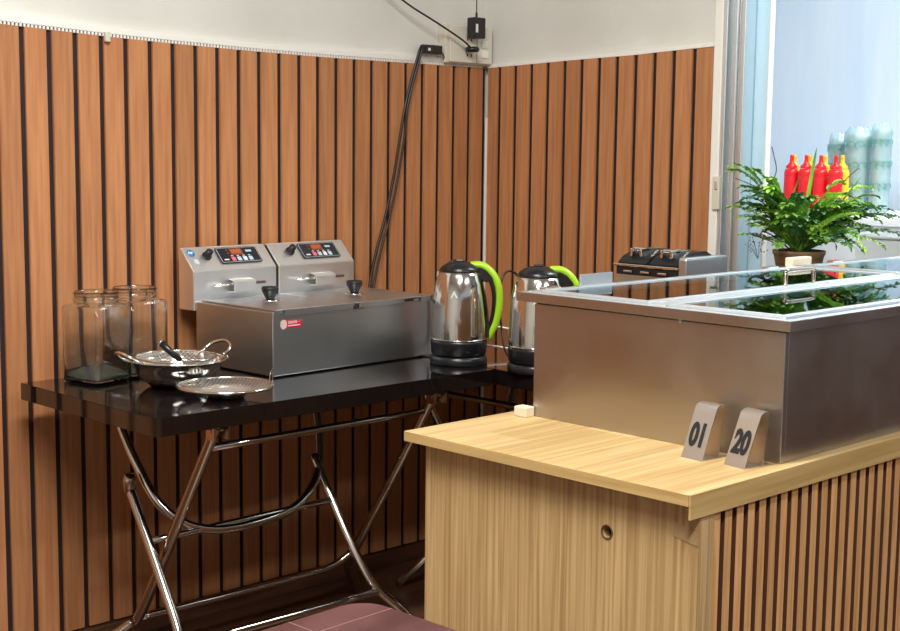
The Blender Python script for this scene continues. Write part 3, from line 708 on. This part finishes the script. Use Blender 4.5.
sc = thing('serving_scoop', 'small round steel scoop with short thick handle leaning in the pan', 'scoop', (1.862, 2.862, TZ+.064), 0)
B().tube([(-.022, -.055, .008), (-.040, -.040, .028), (-.057, -.025, .050)], .008, 12, rr=[.007, .0085, .009]).build('handle', 'kettle_black', sc)
B().tube([(-.057, -.025, .050), (-.0595, -.023, .053)], .0098, 14).build('end_cap', 'chrome', sc)
q = B(Matrix.Translation((.058, -.060, .004)) @ Matrix.Rotation(math.radians(20), 4, 'X'))
q.lathe([(0, -.016), (.018, -.013), (.030, -.002), (.0315, .0015), (.029, .0), (.017, -.011), (0, -.0135)], 28); q.build('bowl', 'chrome', sc)
B().tube([(-.022, -.055, .008), (.006, -.058, .005), (.032, -.058, .005)], .003, 8).build('neck', 'chrome', sc)
# flat round strainer in front
s2 = thing('wire_strainer', 'flat round wire mesh skimmer lying in front of the fryer, with raised wire loop', 'strainer', (1.855, 2.640, TZ), math.radians(-46))
B().lathe([(0, 0), (.042, 0), (.052, .014), (.058, .020), (.056, .021), (.049, .014), (.040, .002), (0, .002)], 40).build('base_dish', 'chrome', s2)
B().tube([(.112*math.cos(a), .112*math.sin(a), .030) for a in [2*PI*i/56 for i in range(56)]], .0034, 8, close=True).build('rim', 'chrome', s2)
sb = B(); wire_disc(sb, .111, .0088, lambda r: .030-.008*(1-(r/.111)**2), .0008); ms = sb.build('mesh_disc', 'steel_bright', s2); ms['kind'] = 'stuff'
B().tube(smooth_path([(.106, -.024, .032), (.108, -.024, .052), (.109, -.020, .066), (.110, .0, .068), (.109, .020, .066), (.108, .024, .052), (.106, .024, .032)], 4), .0015, 6).build('wire_loop', 'chrome', s2)
B().tube(smooth_path([(-.098, -.022, .030), (-.080, -.024, .034), (-.066, -.012, .030), (-.062, .0, .028), (-.066, .012, .030), (-.080, .024, .034), (-.098, .022, .030)], 4), .0018, 6).build('wire_loop', 'tube_steel', s2)

# ---------------- sockets, adapter, cables ----------------
so = thing('socket_box', 'cream double surface wall socket and switch box in the corner above the slats', 'socket', (3.212, WA+.02, 1.682))
B().box((-.10, -.036, -.062), (.112, .0, .062), .004).build('backing_box', 'cream_plastic', so)
B().box((-.085, -.0425, -.058), (.036, -.0365, .058), .002).build('socket_plate', 'switch_plastic', so)
B().box((.040, -.0425, -.058), (.108, -.0365, .058), .002).build('switch_plate', 'switch_plastic', so)
for z in (-.040, .01): 
    s_o = B().box((-.018, -.044, z-.004), (.018, -.0426, z+.018), .001).build('socket_insert', 'cream_plastic', so)
    for x in (-.009, .009): B().box((x-.0022, -.0448, z+.002), (x+.0022, -.0441, z+.011)).build('pin_hole', 'black_matte', s_o)
for z in (-.028, .004): B().box((.058, -.0465, z-.012), (.088, -.0426, z+.012), .002).build('rocker', 'white_trim', so)
ad = thing('power_adapter', 'black plug-in power adapter on the corner wall socket', 'adapter', (3.222, WA-.027, 1.728)); ad.scale = (.86, .9, .9)
B().box((-.030, -.040, -.030), (.030, .0, .044), .004).build('case', 'black_plastic', ad)
B().box((-.024, -.0408, -.010), (-.012, -.0401, .020)).build('print_label', 'white_print', ad)
B().tube([(.0, -.02, .044), (.0, -.02, .062)], .0045, 10).build('strain_relief', 'black_plastic', ad)
B().tube(smooth_path([(.0, -.02, .06), (.002, -.018, .10), (.004, -.016, .18), (.002, -.014, .40)], 5), .002, 8).build('cord', 'black_plastic', ad)
pg = thing('power_plug', 'black power plug with long cord, under the adapter on the corner socket', 'plug', (3.200, WA-.030, 1.665))
B().lathe([(0, -.009), (.020, -.008), (.024, 0), (.020, .008), (0, .009)], 20, (0, -.020, 0)).build('plug_body', 'black_plastic', pg)
B().tube(smooth_path([(-.012, -.025, .004), (-.04, -.024, .022), (-.10, -.020, .050), (-.18, -.012, .085), (-.26, -.006, .118), (-.34, 0, .160), (-.50, .02, .26)], 6), .0032, 8).build('cord', 'black_plastic', pg)
cb = thing('cable_connector', 'flat black connector block on top of the slats, feeding the hanging black cable', 'connector', (3.052, WA-.012, 1.657))
B().box((-.040, -.018, -.014), (.034, .012, .014), .003).build('housing', 'black_plastic', cb)
for x in (.002, .018): B().lathe([(0, 0), (.006, 0), (.005, .0015), (0, .002)], 14, (x, -.004, .014)).build('screw', 'chrome', cb)
B().box((-.030, -.0188, -.005), (-.020, -.0181, .004)).build('print_label', 'white_print', cb)
B().tube(smooth_path([(.034, 0, .004), (.048, -.002, -.006), (.060, 0, -.022)], 5), .0014, 6).build('thin_wire', 'black_plastic', cb)
B().tube(smooth_path([(.034, 0, -.002), (.046, -.002, -.012), (.058, .002, -.027)], 5), .0014, 6).build('thin_wire', 'wire_red', cb)
cp_ = [(3.01, WA-.020, 1.668), (2.992, WA-.024, 1.655), (2.975, WA-.020, 1.60), (2.962, WA-.018, 1.56), (2.935, WA-.018, 1.47), (2.915, WA-.018, 1.38), (2.890, WA-.018, 1.26), (2.858, WA-.018, 1.14), (2.82, WA-.018, 1.03), (2.79, WA-.022, .93), (2.765, WA-.040, .84), (2.75, WA-.085, .775), (2.735, WA-.13, .762)]
hc = thing('hanging_cable', 'double black cable hanging down the left wall behind the fryer', 'cable', (0, 0, 0))
B().tube(smooth_path(cp_, 8), .0042, 8).build('cable_strand', 'black_plastic', hc)
B().tube(smooth_path([(x+.004+(.009 if i > 4 else .0), y-.006, z-.002) for i, (x, y, z) in enumerate(cp_)], 8), .0036, 8).build('cable_strand', 'black_plastic', hc)

# ---------------- maroon dining table in front ----------------
dt = thing('dining_table', 'dark red marbled tabletop with rounded corner, cut off at the bottom edge', 'table', (.575, .865, 0), math.radians(2))
tp = B(); tp.prism([(x, y) for x, y in round_rect(-.62, -.45, .615, .468, .045, 8)], 'z', .712, .74, .003); tp.build('tabletop', 'maroon_marble', dt)
iv = B()
for i in range(1, 6):
    x = -.62+i*.22; iv.box((x, -.448, .7401), (x+.0016, .465, .7404))
for i in range(1, 5):
    y = -.45+i*.215; iv.box((-.615, y, .7401), (.612, y+.0016, .7404))
iv.build('inlay_lines', 'stone_line', dt)
for sx in (-1, 1):
    for sy in (-1, 1): B().tube([(sx*.50, sy*.36, 0), (sx*.50, sy*.36, .712)], .02, 14).build('leg', 'tube_steel', dt)

# ---------------- things beyond the opening ----------------
sh = thing('side_cabinet', 'white cabinet beyond the opening, under the bottles and wrapped cups', 'cabinet', (4.62, 2.62, 0))
B().box((-.30, -.62, .06), (.42, .62, 1.10), .004).build('carcass', 'white_paint', sh)
B().box((-.32, -.64, 1.1005), (.43, .64, 1.125), .003).build('top_board', 'white_paint', sh)
B().box((-.26, -.60, 0), (.40, .60, .0595)).build('plinth', 'black_matte', sh)
for y0 in (-.60, .005):
    d_ = B().box((-.318, y0, .08), (-.3005, y0+.595, 1.08), .002).build('door', 'white_paint', sh)
    B().tube([(-.335, y0+.10, .60), (-.335, y0+.10, .74)], .006, 8).build('handle', 'chrome', d_)
ps = thing('white_tub', 'upturned white tub holding the fern pot behind the steel box', 'tub', (3.243, 1.968, TZ))
B().lathe([(0, .0), (.064, 0), (.068, .004), (.064, .008), (.058, .222), (.054, .229), (0, .2295)], 32).build('tub_body', 'white_paint', ps)
ty = thing('steel_tray', 'shiny steel tray stack standing right of the fern', 'tray', (3.98, 2.16, .9655))
tb_ = thing('plant_bench', 'low white bench beyond the fern carrying the steel tray', 'bench', (3.98, 2.16, 0))
B().box((-.16, -.30, .935), (.16, .30, .965), .003).build('tabletop', 'white_paint', tb_)
for x in (-.13, .13):
    for y in (-.27, .27): B().box((x-.015, y-.015, 0), (x+.015, y+.015, .9345), .002).build('leg', 'aluminium', tb_)
B().box((-.10, -.16, 0), (.10, .0, .120), .006).build('tray_body', 'steel_bright', ty)
B().box((-.11, -.17, .1205), (.11, .008, .128), .002).build('tray_rim', 'chrome', ty)

def bottle(col, x, y, label, group):
    b = thing('squeeze_bottle', label, 'bottle', (x, y, 1.1255), 0, group)
    B().lathe([(0, 0), (.024, 0), (.0265, .004), (.0265, .130), (.0255, .134), (.0265, .138), (.0265, .150), (.022, .162), (0, .163)], 28).build('body', col, b)
    B().lathe([(.0205, .1635), (.021, .172), (.012, .180), (.0085, .186), (.0065, .203), (.0075, .206), (.006, .213), (0, .214)], 20).build('nozzle_cap', col, b)
    return b
for i, (y, lb) in enumerate(((2.777, 'leftmost red squeeze bottle of the front row beyond the fern'), (2.716, 'second red squeeze bottle from the left beyond the fern'), (2.655, 'third red squeeze bottle from the left beyond the fern'), (2.594, 'rightmost red squeeze bottle of the front row beyond the fern'))):
    bottle('bottle_red', 4.50, y, lb, 'red squeeze bottles')
for i, (y, lb) in enumerate(((2.800, 'leftmost yellow squeeze bottle behind the red row'), (2.735, 'second yellow squeeze bottle from the left behind the red row'), (2.672, 'third yellow squeeze bottle from the left behind the red row'), (2.600, 'fully visible yellow squeeze bottle at the right end'))):
    bottle('bottle_yellow', 4.57, y+.008, lb, 'yellow squeeze bottles')
def sleeve(x, y, h, r, label, seed):
    rnd = random.Random(seed)
    s = thing('wrapped_cup_stack', label, 'cups', (x, y, 1.1255), 0, 'stacks of cups wrapped in printed film')
    prof = [(0, .002)]
    z = .003; i = 0
    while z < h-.02: prof += [(r*.86, z), (r*.92, z+.004), (r*.88, z+.0045)]; z += .012
    prof += [(r*.80, h-.012), (0, h-.010)]
    B().lathe(prof, 28).build('cup_stack', 'mint_cup', s)
    f_ = B(); n = 36; rows = 22; g = []
    for a in range(rows+1):
        zz = h*a/rows; g.append(f_._v([((r+.003+rnd.uniform(-.0018, .0018))*math.cos(2*PI*j/n)*(1 if 0 < a < rows else .7), (r+.003+rnd.uniform(-.0018, .0018))*math.sin(2*PI*j/n)*(1 if 0 < a < rows else .7), zz+(rnd.uniform(0, .012) if a == rows else 0)) for j in range(n)]))
    for a, c in zip(g, g[1:]):
        for j in range(n): fc = f_.bm.faces.new((a[j], a[(j+1) % n], c[(j+1) % n], c[j])); fc.smooth = True
    f_.build('plastic_wrap', 'wrap_film', s)
    for row in range(3):
        for col_ in range(4):
            an0 = PI*.70+col_*.62+(row % 2)*.3+seed*.2; z0 = .10+row*(h-.05)/3.4
            if z0 > h-.02: continue
            mk = B()
            for turn in (0, 1):
                pts = []
                for q_ in range(12):
                    t_ = q_/11*4.2+turn*PI; rad_ = .008+.010*q_/11 if turn == 0 else .004+.006*q_/11
                    aa = an0+rad_*1.2*math.cos(t_)/r; pts.append(((r+.0062)*math.cos(aa), (r+.0062)*math.sin(aa), z0+rad_*math.sin(t_)))
                mk.tube(pts, .0011, 4)
            mk.build('printed_swirl', 'film_print', s)
sleeve(4.74, 2.722, .290, .036, 'left wrapped cup stack with green swirl print, mostly behind the yellow bottle', 1)
sleeve(4.70, 2.620, .310, .048, 'middle wrapped cup stack with green swirl print, tallest and widest', 2)
sleeve(4.70, 2.526, .325, .034, 'right wrapped cup stack with green swirl print, nearest the photo edge', 3)

# ---------------- fern in a pot ----------------
PX, PY, PZ = 3.243, 1.968, .985
pl = thing('potted_fern', 'bushy green fern arrangement in a brown pot behind the steel box', 'plant', (PX, PY, PZ))
B().lathe([(0, .0), (.045, 0), (.050, .01), (.066, .085), (.070, .092), (.070, .100), (.065, .100), (.062, .090), (0, .088)], 40).build('pot', 'pot_brown', pl)
B().lathe([(0, .097), (.061, .0895), (.0, .0885)], 24).build('soil', 'soil', pl)
def leaf(b, base, d, nrm, ln, wd, fold=.2):
    d = d.normalized(); sd = d.cross(nrm).normalized(); n2 = sd.cross(d)
    pr_ = [(0, .0), (.25, .85), (.55, 1.), (.85, .75), (1, 0)]
    mid = [base+d*ln*t_-n2*ln*.25*t_*t_ for t_, _ in pr_]
    L_ = [mid[i]+sd*wd*pr_[i][1]*.5+n2*wd*fold*pr_[i][1] for i in range(1, 4)]
    R_ = [mid[i]-sd*wd*pr_[i][1]*.5+n2*wd*fold*pr_[i][1] for i in range(1, 4)]
    m_ = b._v(mid); l_ = b._v(L_); r_ = b._v(R_)
    for q_ in ((m_[0], m_[1], l_[0]), (m_[1], m_[2], l_[1], l_[0]), (m_[2], m_[3], l_[2], l_[1]), (m_[3], m_[4], l_[2]), (m_[0], r_[0], m_[1]), (m_[1], r_[0], r_[1], m_[2]), (m_[2], r_[1], r_[2], m_[3]), (m_[3], r_[2], m_[4])):
        fc = b.bm.faces.new(q_); fc.smooth = True
def frond(az, reach, rise, droop, mat_, lf=.03, wd=.013, n=16, seed=0, start=.35):
    rnd = random.Random(seed); b = B(); pts = []; n = max(12, int(math.hypot(reach, rise)/.0105)); start = .34
    ca, sa = math.cos(az), math.sin(az)
    for i in range(n+1):
        t_ = i/n; r = reach*(t_**.9); z = rise*(1-(1-t_)**1.8) - droop*t_**3
        wv = .01*math.sin(t_*5+seed)
        pts.append(Vector((ca*r-sa*wv, sa*r+ca*wv, .09+z)))
    b.tube(pts, .002, 5, rr=[.0022*(1-.7*i/n) for i in range(n+1)])
    for i in range(int(n*start), n+1):
        d = (pts[min(i+1, n)]-pts[i-1]).normalized(); side = d.cross(Vector((0, 0, 1))).normalized(); up = side.cross(d)
        t_ = i/n; sz = lf*(1-.45*((t_-.6)*1.5)**2)*rnd.uniform(.85, 1.15)
        for sgn in (-1, 1):
            dd = (side*sgn*1.0+d*.6+up*rnd.uniform(-.1, .7)).normalized()
            leaf(b, pts[i], dd, up, sz, wd*rnd.uniform(.85, 1.1))
    leaf(b, pts[-1], d, up, lf*.9, wd)
    o = b.build('frond', mat_, pl, recalc=False); return o
rr_ = random.Random(11)
yl = math.radians(135)   # direction that appears to the left in the view
sd_ = 0
def fr_at(deg, reach, rise, droop, mt_, **k):
    global sd_; sd_ += 1
    return frond(math.radians(deg), reach, rise, droop, mt_, seed=sd_, **k)
GR = ['fern_green', 'fern_lime', 'leaf_dark', 'fern_green', 'leaf_dark']
for deg, reach, rise, droop, mt_ in (
    (128, .25, .21, .01, 'fern_lime'), (138, .22, .17, .01, 'fern_green'), (133, .25, .12, .01, 'fern_lime'), (146, .19, .21, .01, 'fern_green'), (120, .20, .15, .02, 'leaf_dark'),
    (150, .23, .10, .01, 'fern_green'), (124, .17, .08, .01, 'fern_lime'), (140, .20, .13, .01, 'leaf_dark'), (160, .17, .12, .02, 'fern_lime'), (170, .16, .17, .02, 'fern_green'),
    (-42, .23, .16, .02, 'fern_green'), (-50, .26, .13, .02, 'leaf_dark'), (-35, .21, .18, .02, 'fern_lime'), (-60, .20, .15, .03, 'fern_green'), (-45, .17, .12, .02, 'leaf_dark'),
    (-70, .19, .10, .09, 'fern_lime'), (-62, .24, .07, .05, 'fern_lime'), (-38, .28, .11, .02, 'fern_green'), (-47, .31, .13, .05, 'leaf_dark'), (-53, .29, .08, .03, 'leaf_dark'), (-80, .15, .08, .06, 'fern_green'),
    (-44, .20, .08, .01, 'fern_green'), (-30, .24, .13, .02, 'leaf_dark')):
    fr_at(deg, reach*(.74 if deg > 0 else .88), rise*1.1, droop, mt_, lf=rr_.uniform(.018, .025), wd=.0125, n=17, start=.38)
    fr_at(deg+rr_.uniform(-14, 14), reach*rr_.uniform(.5, .75), rise*rr_.uniform(1.0, 1.35), droop, rr_.choice(['fern_lime', 'fern_green']), lf=rr_.uniform(.018, .024), wd=.0125, n=15, start=.38)
for d_ in range(0, 360, 6):
    fr_at(d_+rr_.uniform(-5, 5), rr_.uniform(.07, .17), rr_.uniform(.05, .175), rr_.uniform(.0, .03), rr_.choice(GR), lf=rr_.uniform(.018, .024), wd=.0125, n=14, start=.4)
for d_ in range(10, 360, 24):
    fr_at(d_+rr_.uniform(-8, 8), rr_.uniform(.04, .09), rr_.uniform(.10, .17), .01, rr_.choice(['leaf_dark', 'fern_green']), lf=.022, wd=.0125, n=12, start=.4)
# long blades and twigs
def blade(pts, wd):
    pts = smooth_path(pts, 6); b = B(); n = len(pts); vl = []; vr = []; vm = []
    for i, p in enumerate(pts):
        t_ = i/(n-1); w_ = wd*(1-t_**2.5)+.0003; vl.append(p+Vector((.7*w_/2, -.7*w_/2, 0))); vr.append(p-Vector((.7*w_/2, -.7*w_/2, 0))); vm.append(p-Vector((.5, .5, 0))*w_*.25)
    a, c, m_ = b._v(vl), b._v(vr), b._v(vm)
    for i in range(n-1):
        for q_ in ((a[i], a[i+1], m_[i+1], m_[i]), (m_[i], m_[i+1], c[i+1], c[i])): fc = b.bm.faces.new(q_); fc.smooth = True
    return b.build('blade_leaf', 'fern_green', pl, recalc=False)
vd = Vector((.7, -.7, 0))   # to the right in the view
def vp(u, z, dp=0): return vd*u+Vector((-.7, -.7, 0))*dp+Vector((0, 0, z))
blade([vp(.0, .10), vp(.012, .20), vp(.028, .32), vp(.036, .375)], .013)
blade([vp(.02, .10), vp(.08, .19), vp(.13, .26), vp(.16, .30)], .008)
blade([vp(-.02, .10), vp(-.035, .17), vp(-.025, .24), vp(-.005, .30)], .008)
def twig(pts, r=.0014, nm='twig'): return B().tube(smooth_path(pts, 6), r, 5).build(nm, 'stem_brown', pl)
twig([vp(-.02, .10), vp(-.07, .19), vp(-.085, .26), vp(-.07, .31), vp(-.078, .35), vp(-.085, .375)])
twig([vp(-.02, .10), vp(-.04, .20), vp(-.08, .25), vp(-.14, .275), vp(-.18, .29)], .0011)
twig([vp(.02, .10), vp(.07, .21), vp(.11, .28), vp(.15, .32)], .0012)
for a in range(9): twig([vp(-.02+.006*a, .09), vp(-.07+.014*a, .12+.008*(a % 3)), vp(-.13+.028*a, .14+.012*(a % 4))], .0018)
# dried sprig
sg_l = (3.165, 2.045, 1.06)
sg = thing('dried_sprig', 'dry brown flower sprig stuck at the left side of the fern pot', 'sprig', sg_l); sg.scale = (.6, .6, .6)
b = B(); br_ = random.Random(3)
for i in range(9):
    e = Vector((br_.uniform(-.03, .02), br_.uniform(-.04, .05), br_.uniform(.04, .10))); b.tube([Vector((0, 0, 0)), e*.6+Vector((0, 0, .01)), e], .0009, 4)
b.build('stalk', 'stem_brown', sg)
b = B()
for i in range(26):
    e = Vector((br_.uniform(-.035, .025), br_.uniform(-.045, .055), br_.uniform(.03, .105)))
    b.lathe([(0, -.004), (.004, 0), (0, .004)], 6, tuple(e))
o = b.build('flower_heads', 'pot_brown', sg); o['kind'] = 'stuff'
